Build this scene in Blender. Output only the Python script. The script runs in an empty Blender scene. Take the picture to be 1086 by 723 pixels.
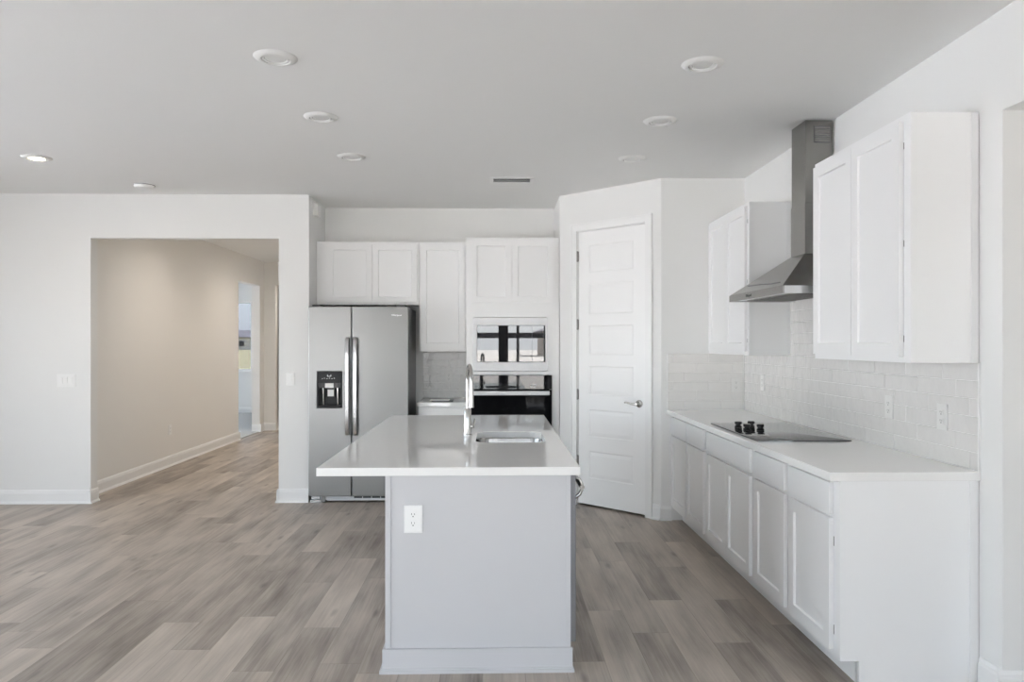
import bpy, bmesh, math, random
from mathutils import Matrix, Vector

C = bpy.context.scene.collection
R = math.radians
random.seed(7)

# ------------------------------------------------------------------ camera
cam_d = bpy.data.cameras.new('camera')
cam = bpy.data.objects.new('camera', cam_d)
C.objects.link(cam)
cam_d.sensor_width = 36.0
cam_d.lens = 785.0 / 1086.0 * 36.0
cam_d.shift_y = 2.5 / 1086.0
cam_d.clip_start = 0.05
cam_d.clip_end = 800
cam.location = (0, 0, 1.45)
cam.rotation_euler = (R(90), 0, -math.atan(19 / 785))
bpy.context.scene.camera = cam

# ------------------------------------------------------------------ world, sun, exposure
world = bpy.data.worlds.new('sky')
bpy.context.scene.world = world
world.use_nodes = True
wn = world.node_tree
wn.nodes.clear()
w_out = wn.nodes.new('ShaderNodeOutputWorld')
w_bg = wn.nodes.new('ShaderNodeBackground')
w_sky = wn.nodes.new('ShaderNodeTexSky')
w_sky.sky_type = 'NISHITA'
w_sky.sun_disc = False
w_sky.sun_elevation = R(50)
w_sky.sun_rotation = R(80)
w_sky.air_density = 1.0
w_sky.dust_density = 2.5
w_mix = wn.nodes.new('ShaderNodeMixRGB')           # high thin cloud whitens the blue
w_mix.inputs[0].default_value = 0.55
w_mix.inputs[2].default_value = (6.0, 6.0, 6.5, 1)
wn.links.new(w_sky.outputs[0], w_mix.inputs[1])
wn.links.new(w_mix.outputs[0], w_bg.inputs[0])
w_bg.inputs[1].default_value = 0.36
wn.links.new(w_bg.outputs[0], w_out.inputs[0])

sun_d = bpy.data.lights.new('sun', 'SUN')
sun_d.energy = 9.0
sun_d.angle = R(0.6)
sun_d.color = (0.98, 0.96, 1.05)
sun = bpy.data.objects.new('sun', sun_d)
C.objects.link(sun)
sun.rotation_euler = Vector((-1.0, -0.22, -1.25)).to_track_quat('-Z', 'Y').to_euler()


def portal(name, loc, rot, sx, sy):
    d = bpy.data.lights.new(name, 'AREA')
    d.shape = 'RECTANGLE'
    d.size, d.size_y = sx, sy
    d.cycles.is_portal = True
    o = bpy.data.objects.new(name, d)
    o.location, o.rotation_euler = loc, rot
    C.objects.link(o)


portal('portal_slider', (-4.0, -1.62, 1.22), (R(90), 0, 0), 3.2, 2.42)
portal('portal_rear', (-0.15, -1.62, 1.22), (R(90), 0, 0), 2.5, 2.42)
portal('portal_left', (-6.42, 2.4, 1.22), (R(90), 0, R(-90)), 6.8, 2.42)
portal('portal_room', (-5.75, 15.44, 1.6), (R(90), 0, R(180)), 1.5, 1.45)
portal('portal_bedroom', (-7.58, 12.5, 1.3), (R(90), 0, R(-90)), 4.6, 2.4)
portal('portal_side', (3.2, -1.62, 1.3), (R(90), 0, 0), 1.4, 2.0)

sc = bpy.context.scene
sc.view_settings.view_transform = 'Standard'
sc.view_settings.look = 'None'
sc.view_settings.gamma = 1.0
sc.view_settings.use_curve_mapping = False
sc.view_settings.exposure = 2.08
cy = sc.cycles
cy.use_denoising = True
cy.max_bounces = 14
cy.diffuse_bounces = 9
cy.glossy_bounces = 6
cy.transparent_max_bounces = 12
cy.sample_clamp_indirect = 6.0
cy.caustics_reflective = False
cy.caustics_refractive = False

# ------------------------------------------------------------------ materials
MATS = {}


def mat(name, col, rough=0.5, metal=0.0, spec=0.5, bump=None, var=None, coat=0.0, emit=None, ior=None):
    """procedural principled material; bump=(scale, strength, distance), var=(scale, amount)"""
    m = bpy.data.materials.new(name)
    m.use_nodes = True
    nt = m.node_tree
    b = nt.nodes['Principled BSDF']
    b.inputs['Base Color'].default_value = (*col, 1)
    b.inputs['Roughness'].default_value = rough
    b.inputs['Metallic'].default_value = metal
    b.inputs['Specular IOR Level'].default_value = spec
    b.inputs['Coat Weight'].default_value = coat
    if ior:
        b.inputs['IOR'].default_value = ior
    if emit:
        b.inputs['Emission Color'].default_value = (*emit[0], 1)
        b.inputs['Emission Strength'].default_value = emit[1]
    tc = nt.nodes.new('ShaderNodeTexCoord')
    if var:
        n = nt.nodes.new('ShaderNodeTexNoise')
        n.inputs['Scale'].default_value = var[0]
        n.inputs['Detail'].default_value = 4
        nt.links.new(tc.outputs['Object'], n.inputs['Vector'])
        mx = nt.nodes.new('ShaderNodeMixRGB')
        mx.inputs[1].default_value = (*[c * (1 - var[1]) for c in col], 1)
        mx.inputs[2].default_value = (*[min(1, c * (1 + var[1])) for c in col], 1)
        nt.links.new(n.outputs['Fac'], mx.inputs[0])
        nt.links.new(mx.outputs[0], b.inputs['Base Color'])
    if bump:
        n = nt.nodes.new('ShaderNodeTexNoise')
        n.inputs['Scale'].default_value = bump[0]
        n.inputs['Detail'].default_value = 3
        nt.links.new(tc.outputs['Object'], n.inputs['Vector'])
        bp = nt.nodes.new('ShaderNodeBump')
        bp.inputs['Strength'].default_value = bump[1]
        bp.inputs['Distance'].default_value = bump[2]
        nt.links.new(n.outputs['Fac'], bp.inputs['Height'])
        nt.links.new(bp.outputs[0], b.inputs['Normal'])
    MATS[name] = m
    return m


WALL = mat('wall_paint', (0.80, 0.80, 0.79), 0.75, bump=(160, 0.08, 0.002), var=(1.5, 0.008))
CEIL = mat('ceiling_paint', (0.84, 0.84, 0.83), 0.85, bump=(60, 0.12, 0.003), var=(2.0, 0.008))
HALLP = mat('hall_paint', (0.80, 0.785, 0.76), 0.75, bump=(160, 0.08, 0.002))
TRIM = mat('trim_paint', (0.845, 0.845, 0.84), 0.35, var=(3, 0.006))
CAB = mat('cabinet_lacquer', (0.86, 0.86, 0.86), 0.32, var=(3, 0.006))
ISL = mat('island_lacquer', (0.575, 0.575, 0.59), 0.42, var=(3, 0.006))
DOORP = mat('door_paint', (0.88, 0.88, 0.875), 0.4, var=(3, 0.006))
QUARTZ = mat('quartz', (0.89, 0.885, 0.87), 0.04, spec=0.6, var=(60, 0.02))
TILE = mat('tile_glaze', (0.745, 0.732, 0.715), 0.07, spec=0.6, bump=(11, 0.6, 0.012), var=(2.2, 0.03))
TILEW = mat('wavy_tile_glaze', (0.76, 0.755, 0.745), 0.06, spec=0.7, bump=(14, 1.0, 0.02), var=(2.2, 0.03))
GROUT = mat('tile_grout', (0.86, 0.85, 0.84), 0.8)
GLASSBLK = mat('black_glass', (0.012, 0.012, 0.014), 0.02, spec=0.5, ior=1.6)
MIRRORBLK = mat('mirror_black_glass', (0.02, 0.02, 0.022), 0.012, spec=0.5, ior=2.0)
OVENGL = mat('oven_door_glass', (0.008, 0.008, 0.009), 0.03, ior=1.12)
COOKGL = mat('cooktop_glass', (0.03, 0.03, 0.032), 0.05, spec=0.8, ior=1.7)
BLACK = mat('black_plastic', (0.012, 0.012, 0.013), 0.35, spec=0.25)
DARK = mat('dark_grey_plastic', (0.06, 0.06, 0.065), 0.45)
CHROME = mat('brushed_nickel', (0.50, 0.49, 0.475), 0.17, metal=1.0)
NICKEL = mat('satin_nickel', (0.52, 0.50, 0.47), 0.25, metal=1.0)
BRONZE = mat('hinge_metal', (0.30, 0.29, 0.28), 0.35, metal=1.0)
WHITEP = mat('white_plastic', (0.86, 0.86, 0.85), 0.3)
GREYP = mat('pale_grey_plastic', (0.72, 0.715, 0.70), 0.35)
SILVERF = mat('silver_trim', (0.70, 0.70, 0.71), 0.42, metal=0.25)
PAPER = mat('white_paper', (0.85, 0.85, 0.84), 0.7)
SLOT = mat('slot_dark', (0.08, 0.08, 0.08), 0.6)
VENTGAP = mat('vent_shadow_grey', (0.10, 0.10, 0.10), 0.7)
LAMPLENS = mat('lamp_lens_off', (0.80, 0.80, 0.785), 0.5)
LAMPLIT = mat('lamp_lens_lit', (0.9, 0.85, 0.75), 0.4, emit=((1.0, 0.86, 0.66), 14.0))
CARPET = mat('grey_carpet', (0.42, 0.42, 0.41), 0.95, bump=(260, 0.6, 0.006), var=(120, 0.15))
SAND = mat('sandy_ground', (0.50, 0.46, 0.40), 0.9, var=(0.6, 0.25), bump=(8, 0.5, 0.05))
GRASS = mat('dry_grass', (0.40, 0.345, 0.19), 0.95, var=(0.8, 0.3), bump=(20, 0.5, 0.05))
STUCCO = mat('stucco', (0.62, 0.60, 0.56), 0.9, bump=(60, 0.3, 0.01))
SHINGLE = mat('roof_shingle', (0.22, 0.20, 0.20), 0.9, var=(12, 0.25))
BRONZEF = mat('dark_bronze_frame', (0.018, 0.017, 0.017), 0.4)
CONCRETE = mat('concrete', (0.68, 0.675, 0.67), 0.85, var=(3, 0.08))
LOGO = mat('logo_grey', (0.80, 0.80, 0.80), 0.3, metal=0.6)
LOGOD = mat('logo_dark', (0.05, 0.05, 0.05), 0.4)


def steel(name, col, rough, stretch=(1.5, 1.5, 220.0), aniso=0.0):
    m = mat(name, col, rough, metal=1.0)
    nt = m.node_tree
    b = nt.nodes['Principled BSDF']
    if aniso:
        tg = nt.nodes.new('ShaderNodeTangent')
        tg.direction_type, tg.axis = 'RADIAL', 'Z'
        nt.links.new(tg.outputs[0], b.inputs['Tangent'])
        b.inputs['Anisotropic'].default_value = aniso
        b.inputs['Anisotropic Rotation'].default_value = 0.25
    tc = nt.nodes.new('ShaderNodeTexCoord')
    mp = nt.nodes.new('ShaderNodeMapping')
    mp.inputs['Scale'].default_value = stretch
    n = nt.nodes.new('ShaderNodeTexNoise')
    n.inputs['Scale'].default_value = 4
    n.inputs['Detail'].default_value = 3
    nt.links.new(tc.outputs['Object'], mp.inputs[0])
    nt.links.new(mp.outputs[0], n.inputs['Vector'])
    mr = nt.nodes.new('ShaderNodeMapRange')
    mr.inputs['To Min'].default_value = rough - 0.02
    mr.inputs['To Max'].default_value = rough + 0.02
    nt.links.new(n.outputs['Fac'], mr.inputs[0])
    nt.links.new(mr.outputs[0], b.inputs['Roughness'])
    return m


STEEL = steel('fridge_steel', (0.24, 0.238, 0.235), 0.30, aniso=0.4)
STEELH = steel('hood_steel', (0.30, 0.293, 0.28), 0.24)
STEELS = steel('sink_steel', (0.38, 0.37, 0.355), 0.14, (1.5, 200, 1.5))
HANDLE = steel('handle_steel', (0.62, 0.62, 0.62), 0.26)
GREYSIDE = mat('grey_side_paint', (0.16, 0.16, 0.165), 0.38, metal=0.3)
DWSTEEL = mat('dishwasher_steel', (0.22, 0.22, 0.235), 0.45, metal=0.4)


def glass_mat(name, tint):
    m = bpy.data.materials.new(name)
    m.use_nodes = True
    nt = m.node_tree
    nt.nodes.clear()
    o = nt.nodes.new('ShaderNodeOutputMaterial')
    t = nt.nodes.new('ShaderNodeBsdfTransparent')
    t.inputs[0].default_value = (*tint, 1)
    g = nt.nodes.new('ShaderNodeBsdfGlossy')
    g.inputs['Roughness'].default_value = 0.01
    f = nt.nodes.new('ShaderNodeFresnel')
    f.inputs[0].default_value = 1.45
    x = nt.nodes.new('ShaderNodeMixShader')
    nt.links.new(f.outputs[0], x.inputs[0])
    nt.links.new(t.outputs[0], x.inputs[1])
    nt.links.new(g.outputs[0], x.inputs[2])
    nt.links.new(x.outputs[0], o.inputs[0])
    return m


PANE = glass_mat('window_glass', (0.95, 0.97, 0.96))
DIMPANE = glass_mat('dimming_window_glass', (0.30, 0.315, 0.33))  # darkening added to hold down the brightness of the outside view


def plank_mat():
    m = bpy.data.materials.new('vinyl_plank_floor')
    m.use_nodes = True
    nt = m.node_tree
    b = nt.nodes['Principled BSDF']
    N, L = nt.nodes.new, nt.links.new

    def math_(op, a, bb=None):
        n = N('ShaderNodeMath')
        n.operation = op
        for i, v in enumerate((a, bb)):
            if v is None:
                continue
            if isinstance(v, (int, float)):
                n.inputs[i].default_value = v
            else:
                L(v, n.inputs[i])
        return n.outputs[0]
    tc = N('ShaderNodeTexCoord')
    sp = N('ShaderNodeSeparateXYZ')
    L(tc.outputs['Object'], sp.inputs[0])
    PW, PL = 0.185, 1.22
    u = math_('DIVIDE', math_('ADD', sp.outputs[0], 20.03), PW)
    row = math_('FLOOR', u)
    wr = N('ShaderNodeTexWhiteNoise')
    wr.noise_dimensions = '1D'
    L(row, wr.inputs['W'])
    v = math_('ADD', math_('DIVIDE', math_('ADD', sp.outputs[1], 20.0), PL), math_('MULTIPLY', wr.outputs['Value'], 5.0))
    col = math_('FLOOR', v)
    cb = N('ShaderNodeCombineXYZ')
    L(row, cb.inputs[0])
    L(col, cb.inputs[1])
    wp = N('ShaderNodeTexWhiteNoise')
    wp.noise_dimensions = '2D'
    L(cb.outputs[0], wp.inputs['Vector'])
    # grain, stretched along the plank and shifted per plank
    gx = N('ShaderNodeCombineXYZ')
    L(math_('ADD', math_('MULTIPLY', sp.outputs[0], 62.0), math_('MULTIPLY', wp.outputs['Value'], 57.0)), gx.inputs[0])
    L(math_('MULTIPLY', sp.outputs[1], 1.7), gx.inputs[1])
    L(math_('MULTIPLY', wp.outputs['Value'], 31.0), gx.inputs[2])
    n1 = N('ShaderNodeTexNoise')
    n1.inputs['Scale'].default_value = 1.0
    n1.inputs['Detail'].default_value = 7
    n1.inputs['Roughness'].default_value = 0.62
    n1.inputs['Distortion'].default_value = 0.9
    L(gx.outputs[0], n1.inputs['Vector'])
    gx2 = N('ShaderNodeCombineXYZ')
    L(math_('ADD', math_('MULTIPLY', sp.outputs[0], 6.5), math_('MULTIPLY', wp.outputs['Value'], 91.0)), gx2.inputs[0])
    L(math_('MULTIPLY', sp.outputs[1], 1.3), gx2.inputs[1])
    n2 = N('ShaderNodeTexNoise')
    n2.inputs['Scale'].default_value = 1.2
    n2.inputs['Detail'].default_value = 3
    L(gx2.outputs[0], n2.inputs['Vector'])
    tone = math_('ADD', math_('MULTIPLY', wp.outputs['Value'], 0.24),
                 math_('ADD', math_('MULTIPLY', n1.outputs['Fac'], 0.44), math_('MULTIPLY', n2.outputs['Fac'], 0.76)))
    ramp = N('ShaderNodeValToRGB')
    e = ramp.color_ramp.elements
    e[0].position, e[0].color = 0.42, (0.165, 0.136, 0.114, 1)
    e[1].position, e[1].color = 1.0, (0.56, 0.49, 0.42, 1)
    k = ramp.color_ramp.elements.new(0.72)
    k.color = (0.390, 0.338, 0.291, 1)
    L(tone, ramp.inputs[0])
    # knots: dark short dashes
    gk = N('ShaderNodeCombineXYZ')
    L(math_('MULTIPLY', sp.outputs[0], 9.0), gk.inputs[0])
    L(math_('MULTIPLY', sp.outputs[1], 2.6), gk.inputs[1])
    vk = N('ShaderNodeTexVoronoi')
    vk.inputs['Scale'].default_value = 0.75
    L(gk.outputs[0], vk.inputs['Vector'])
    kn = N('ShaderNodeMapRange')
    kn.inputs['From Min'].default_value = 0.03
    kn.inputs['From Max'].default_value = 0.16
    kn.inputs['To Min'].default_value = 0.55
    kn.inputs['To Max'].default_value = 1.0
    L(vk.outputs['Distance'], kn.inputs[0])
    mk = N('ShaderNodeMixRGB')
    mk.blend_type = 'MULTIPLY'
    mk.inputs[0].default_value = 1.0
    L(ramp.outputs[0], mk.inputs[1])
    L(kn.outputs[0], mk.inputs[2])
    # joints
    fu, fv = math_('FRACT', u), math_('FRACT', v)
    ju = math_('LESS_THAN', fu, 0.014)
    jv = math_('LESS_THAN', fv, 0.0022)
    j = math_('MAXIMUM', ju, jv)
    mj = N('ShaderNodeMixRGB')
    mj.blend_type = 'MULTIPLY'
    L(math_('MULTIPLY', j, 0.42), mj.inputs[0])
    L(mk.outputs[0], mj.inputs[1])
    mj.inputs[2].default_value = (0.25, 0.23, 0.21, 1)
    L(mj.outputs[0], b.inputs['Base Color'])
    b.inputs['Roughness'].default_value = 0.42
    b.inputs['Specular IOR Level'].default_value = 0.45
    bp = N('ShaderNodeBump')
    bp.inputs['Strength'].default_value = 0.12
    bp.inputs['Distance'].default_value = 0.002
    L(n1.outputs['Fac'], bp.inputs['Height'])
    L(bp.outputs[0], b.inputs['Normal'])
    return m


FLOORM = plank_mat()

# ------------------------------------------------------------------ mesh helpers
ORI = {}


def bx(bm, x0, x1, y0, y1, z0, z1):
    x0, x1 = min(x0, x1), max(x0, x1)
    y0, y1 = min(y0, y1), max(y0, y1)
    z0, z1 = min(z0, z1), max(z0, z1)
    v = [bm.verts.new(p) for p in ((x0, y0, z0), (x1, y0, z0), (x1, y1, z0), (x0, y1, z0),
                                   (x0, y0, z1), (x1, y0, z1), (x1, y1, z1), (x0, y1, z1))]
    for f in ((0, 3, 2, 1), (4, 5, 6, 7), (0, 1, 5, 4), (1, 2, 6, 5), (2, 3, 7, 6), (3, 0, 4, 7)):
        bm.faces.new([v[i] for i in f])
    return bm


def box(x0, x1, y0, y1, z0, z1):
    return bx(bmesh.new(), x0, x1, y0, y1, z0, z1)


def prism(bm, pts, z0, z1):
    a = [bm.verts.new((p[0], p[1], z0)) for p in pts]
    b = [bm.verts.new((p[0], p[1], z1)) for p in pts]
    n = len(pts)
    bm.faces.new(a[::-1])
    bm.faces.new(b)
    for i in range(n):
        bm.faces.new((a[i], a[(i + 1) % n], b[(i + 1) % n], b[i]))
    return bm


def loft(bm, loops, cap=True, close=False):
    """loops: equal-length lists of points"""
    vs = [[bm.verts.new(p) for p in l] for l in loops]
    n = len(vs[0])
    for a, b in zip(vs, vs[1:]):
        for i in range(n):
            bm.faces.new((a[i], a[(i + 1) % n], b[(i + 1) % n], b[i]))
    if cap:
        bm.faces.new(vs[0][::-1])
        bm.faces.new(vs[-1])
    return bm


def tube(bm, path, r, seg=12):
    path = [Vector(p) for p in path]
    rs = r if isinstance(r, (list, tuple)) else [r] * len(path)
    loops = []
    up = None
    for i, p in enumerate(path):
        t = (path[min(i + 1, len(path) - 1)] - path[max(i - 1, 0)]).normalized()
        if up is None:
            up = t.orthogonal().normalized()
        a = (up - t * up.dot(t)).normalized()
        up = a
        b = t.cross(a)
        loops.append([p + (a * math.cos(2 * math.pi * k / seg) + b * math.sin(2 * math.pi * k / seg)) * rs[i] for k in range(seg)])
    return loft(bm, loops)


def lathe(bm, prof, c=(0, 0, 0), axis='Z', seg=32):
    loops = []
    for r, h in prof:
        l = []
        for k in range(seg):
            a = 2 * math.pi * k / seg
            p = (r * math.cos(a), r * math.sin(a), h)
            if axis == 'X':
                p = (p[2], p[0], p[1])
            if axis == 'Y':
                p = (p[0], p[2], p[1])
            l.append((p[0] + c[0], p[1] + c[1], p[2] + c[2]))
        loops.append(l)
    return loft(bm, loops)


def rrect(x0, x1, y0, y1, r, n=6):
    pts = []
    for cx, cy_, a0 in ((x1 - r, y1 - r, 0), (x0 + r, y1 - r, 90), (x0 + r, y0 + r, 180), (x1 - r, y0 + r, 270)):
        for k in range(n + 1):
            a = R(a0 + 90 * k / n)
            pts.append((cx + r * math.cos(a), cy_ + r * math.sin(a)))
    return pts


def xf(bm, M):
    bmesh.ops.transform(bm, matrix=M, verts=bm.verts)
    return bm


def link(name, bm, m, parent=None, loc=None, bevel=0.0, smooth=False, local=False):
    bmesh.ops.recalc_face_normals(bm, faces=bm.faces)
    o0 = Vector((0, 0, 0))
    if not local:
        o0 = ORI[parent.name] if parent else Vector(loc or (0, 0, 0))
        bmesh.ops.translate(bm, vec=-o0, verts=bm.verts)
    me = bpy.data.meshes.new(name)
    bm.to_mesh(me)
    bm.free()
    me.materials.append(m)
    if smooth:
        for p in me.polygons:
            p.use_smooth = True
        me.set_sharp_from_angle(angle=R(35))
    o = bpy.data.objects.new(name, me)
    C.objects.link(o)
    if parent:
        o.parent = parent
    elif not local:
        o.location = o0
    ORI[o.name] = o0
    if bevel:
        b = o.modifiers.new('bevel', 'BEVEL')
        b.width, b.segments, b.limit_method, b.angle_limit = bevel, 2, 'ANGLE', R(40)
        b.harden_normals = False
    return o


def tag(o, label=None, cat=None, group=None, kind=None):
    if label:
        o['label'] = label
    if cat:
        o['category'] = cat
    if group:
        o['group'] = group
    if kind:
        o['kind'] = kind
    return o


def thing(name, loc, label, cat, group=None, rotz=0.0):
    o = bpy.data.objects.new(name, None)
    o.empty_display_size = 0.1
    C.objects.link(o)
    o.location = loc
    o.rotation_euler = (0, 0, rotz)
    ORI[o.name] = Vector(loc)
    return tag(o, label, cat, group)


def struct(name, bm, m, label, cat, bevel=0.0, parent=None):
    o = link(name, bm, m, parent, bevel=bevel)
    if parent is None:
        tag(o, label, cat, kind='structure')
    return o


def dup(o, parent=None):
    c = o.copy()
    C.objects.link(c)
    c.parent = parent
    ORI[c.name] = ORI.get(o.name, Vector())
    for ch in [k for k in bpy.data.objects if k.parent == o and k is not c]:
        dup(ch, c)
    return c


def panel_face(w, h, t, cells, rings):
    """a slab w x h x t, front at y=0 facing -Y, lower left at the origin.
    cells: rectangles (x0,x1,z0,z1) in ONE column; rings: (inset, depth) pairs that step into each."""
    bm = bmesh.new()
    V = lambda x, y, z: bm.verts.new((x, y, z))
    Q = lambda *p: bm.faces.new([V(*q) for q in p])
    cells = sorted(cells, key=lambda c: c[2])
    x0, x1 = cells[0][0], cells[0][1]
    zb = [0] + [q for c in cells for q in (c[2], c[3])] + [h]
    Q((0, 0, 0), *[(x0, 0, q) for q in zb], (0, 0, h))
    Q((w, 0, h), *[(x1, 0, q) for q in zb[::-1]], (w, 0, 0))
    z = 0
    for c in cells + [(x0, x1, h, h)]:
        Q((x0, 0, z), (x1, 0, z), (x1, 0, c[2]), (x0, 0, c[2]))
        z = c[3]
    for c in cells:
        prev = [(c[0], 0, c[2]), (c[1], 0, c[2]), (c[1], 0, c[3]), (c[0], 0, c[3])]
        for i, d in rings:
            cur = [(c[0] + i, d, c[2] + i), (c[1] - i, d, c[2] + i), (c[1] - i, d, c[3] - i), (c[0] + i, d, c[3] - i)]
            for k in range(4):
                Q(prev[k], prev[(k + 1) % 4], cur[(k + 1) % 4], cur[k])
            prev = cur
        Q(*prev)
    Q((0, t, 0), (0, t, h), (w, t, h), (w, t, 0))
    Q((0, 0, 0), (0, 0, h), (0, t, h), (0, t, 0))
    Q((w, 0, 0), (w, t, 0), (w, t, h), (w, 0, h))
    Q((0, 0, h), (x0, 0, h), (x1, 0, h), (w, 0, h), (w, t, h), (0, t, h))
    Q((0, 0, 0), (0, t, 0), (w, t, 0), (w, 0, 0), (x1, 0, 0), (x0, 0, 0))
    bmesh.ops.remove_doubles(bm, verts=bm.verts, dist=0.0002)
    return bm


def shaker(w, h, r=0.057, t=0.020):
    return panel_face(w, h, t, [(r, w - r, r, h - r)], [(0.0015, 0.0), (0.0055, 0.010)])


# facing -Y (towards the camera): front face at y, left edge x0
def door_Y(x0, x1, y, z0, z1, r=0.052):
    return xf(shaker(x1 - x0, z1 - z0, r), Matrix.Translation((x0, y, z0)))


# facing -X: front face at x, spanning y0..y1 (far y is the left edge as seen)
def face_X(bm, x, y1, z0):
    return xf(bm, Matrix.Translation((x, y1, z0)) @ Matrix.Rotation(R(-90), 4, 'Z'))


def door_X(x, y0, y1, z0, z1, r=0.057):
    return face_X(shaker(y1 - y0, z1 - z0, r), x, y1, z0)


# facing +X
def door_PX(x, y0, y1, z0, z1, r=0.057):
    return xf(shaker(y1 - y0, z1 - z0, r), Matrix.Translation((x, y0, z0)) @ Matrix.Rotation(R(90), 4, 'Z'))


BB = [(0, 0), (0.026, 0), (0.026, 0.008), (0.019, 0.020), (0.014, 0.022), (0.014, 0.095), (0.011, 0.104), (0.011, 0.112), (0.005, 0.124), (0, 0.126)]


def skirting(bm, p, q, n):
    """baseboard profile run from p to q on the floor; n = direction it projects"""
    n = Vector((n[0], n[1], 0)).normalized()
    loops = []
    for e in (p, q):
        loops.append([(e[0] + n.x * a, e[1] + n.y * a, z) for a, z in BB])
    return loft(bm, loops)


def text(name, body, size, m, M, parent, ext=0.0006):
    cu = bpy.data.curves.new(name, 'FONT')
    cu.body = body
    cu.size = size
    cu.align_x = 'CENTER'
    cu.align_y = 'CENTER'
    cu.extrude = ext
    o = bpy.data.objects.new(name, cu)
    C.objects.link(o)
    dg = bpy.context.evaluated_depsgraph_get()
    me = bpy.data.meshes.new_from_object(o.evaluated_get(dg))
    bpy.data.objects.remove(o)
    bm = bmesh.new()
    bm.from_mesh(me)
    bpy.data.meshes.remove(me)
    xf(bm, M)
    return link(name, bm, m, parent)


# ------------------------------------------------------------------ the shell
CE = 2.805            # ceiling
YL = 6.80             # left wall and alcove mouth
YB = 7.45             # back of the kitchen alcove
XR = 2.06             # right wall
YP = 6.04             # pantry return wall
YR = -1.60            # rear wall with the sliding doors
A = (0.605, 6.805)    # pantry corner cut, left end
B = (1.370, 6.040)    # right end
XH = -3.83            # hall left wall
YE = 12.42            # hall end wall

struct('floor', box(-6.6, 4.3, -1.75, 15.6, -0.12, 0.0), FLOORM, 'grey brown wood plank floor running through kitchen and hall', 'floor')
struct('ceiling', box(-7.8, 4.3, -2.2, 15.7, CE, CE + 0.15), CEIL, 'flat pale grey ceiling', 'ceiling')

bm = bmesh.new()
bx(bm, -6.6, -3.656, YL, YL + 0.115, 0, CE)
bx(bm, -1.964, -1.69, YL, YL + 0.115, 0, CE)
bx(bm, -3.656, -1.964, YL, YL + 0.115, 2.405, CE)
struct('wall_left', bm, WALL, 'white wall around the wide cased hall opening', 'wall')
struct('wall_alcove', box(-1.81, -1.69, YL + 0.115, YB, 0, CE), WALL, 'short white side wall left of the refrigerator', 'wall')
struct('wall_back', box(-1.81, 2.2, YB, YB + 0.12, 0, CE), WALL, 'white wall behind the refrigerator and upper cabinets', 'wall')
# pantry: left cheek, return, cut corner with the door opening
struct('wall_pantry_side', box(0.605, 0.72, 6.92, YB, 0, CE), WALL, 'short wall right of the oven cabinet', 'wall')
struct('wall_pantry_return', box(B[0], XR, YP, YP + 0.115, 0, CE), WALL, 'white wall at the far end of the cooktop counter', 'wall')
D45 = Vector((1, -1)).normalized()
N45 = Vector((1, 1)).normalized()       # into the pantry


def d45(t, n=0.0):
    return (A[0] + D45.x * t + N45.x * n, A[1] + D45.y * t + N45.y * n)


LW = (Vector(B) - Vector(A)).length
DT0, DT1, DH = 0.203, 0.938, 2.462      # rough opening along the cut corner
bm = bmesh.new()
for t0, t1, z0, z1 in ((0, DT0, 0, CE), (DT1, LW, 0, CE), (DT0, DT1, DH, CE)):
    pts = [d45(t0), d45(t1), d45(t1, 0.115), d45(t0, 0.115)]
    if t0 == 0:
        pts[3] = (0.72, 6.92)
        pts.insert(4, (0.605, 6.92))
    if t1 == LW:
        pts[2] = (B[0] + 0.03, B[1] + 0.115)
    prism(bm, pts, z0, z1)
struct('wall_pantry', bm, WALL, 'white cut corner wall holding the pantry door', 'wall')

bm = bmesh.new()
bx(bm, XR, XR + 0.14, 2.95, YB, 0, CE)
bx(bm, XR, XR + 0.14, -0.9, 2.95, 2.395, CE)
bx(bm, XR, XR + 0.14, YR, -0.9, 0, CE)
struct('wall_right', bm, WALL, 'white wall behind the cooktop counter with an opening beside the camera', 'wall')
struct('wall_side', box(4.15, 4.3, YR, 3.1, 0, CE), WALL, 'outer wall of the side room', 'wall')
struct('wall_side_end', box(XR + 0.14, 4.15, 2.95, 3.1, 0, CE), WALL, 'end wall of the side room', 'wall')
# rear wall: slider opening x -4.8..1.0, side-room window
SX0, SX1, SH = -5.6, 1.1, 2.44
bm = bmesh.new()
bx(bm, -6.6, SX0, YR - 0.15, YR, 0, CE)
bx(bm, SX1, 2.5, YR - 0.15, YR, 0, CE)
bx(bm, SX0, SX1, YR - 0.15, YR, SH, CE)
bx(bm, -2.4, -1.4, YR - 0.15, YR, 0, SH)
bx(bm, 3.9, 4.3, YR - 0.15, YR, 0, CE)
bx(bm, 2.5, 3.9, YR - 0.15, YR, 2.3, CE)
bx(bm, 2.5, 3.9, YR - 0.15, YR, 0, 0.3)
struct('wall_rear', bm, WALL, 'rear wall behind the camera', 'wall')
bm = bmesh.new()
bx(bm, -6.6, -6.45, YR, -1.0, 0, CE)
bx(bm, -6.6, -6.45, 5.8, 6.92, 0, CE)
bx(bm, -6.6, -6.45, -1.0, 5.8, 2.44, CE)
struct('wall_far_left', bm, WALL, 'far left wall of the living room', 'wall')
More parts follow.
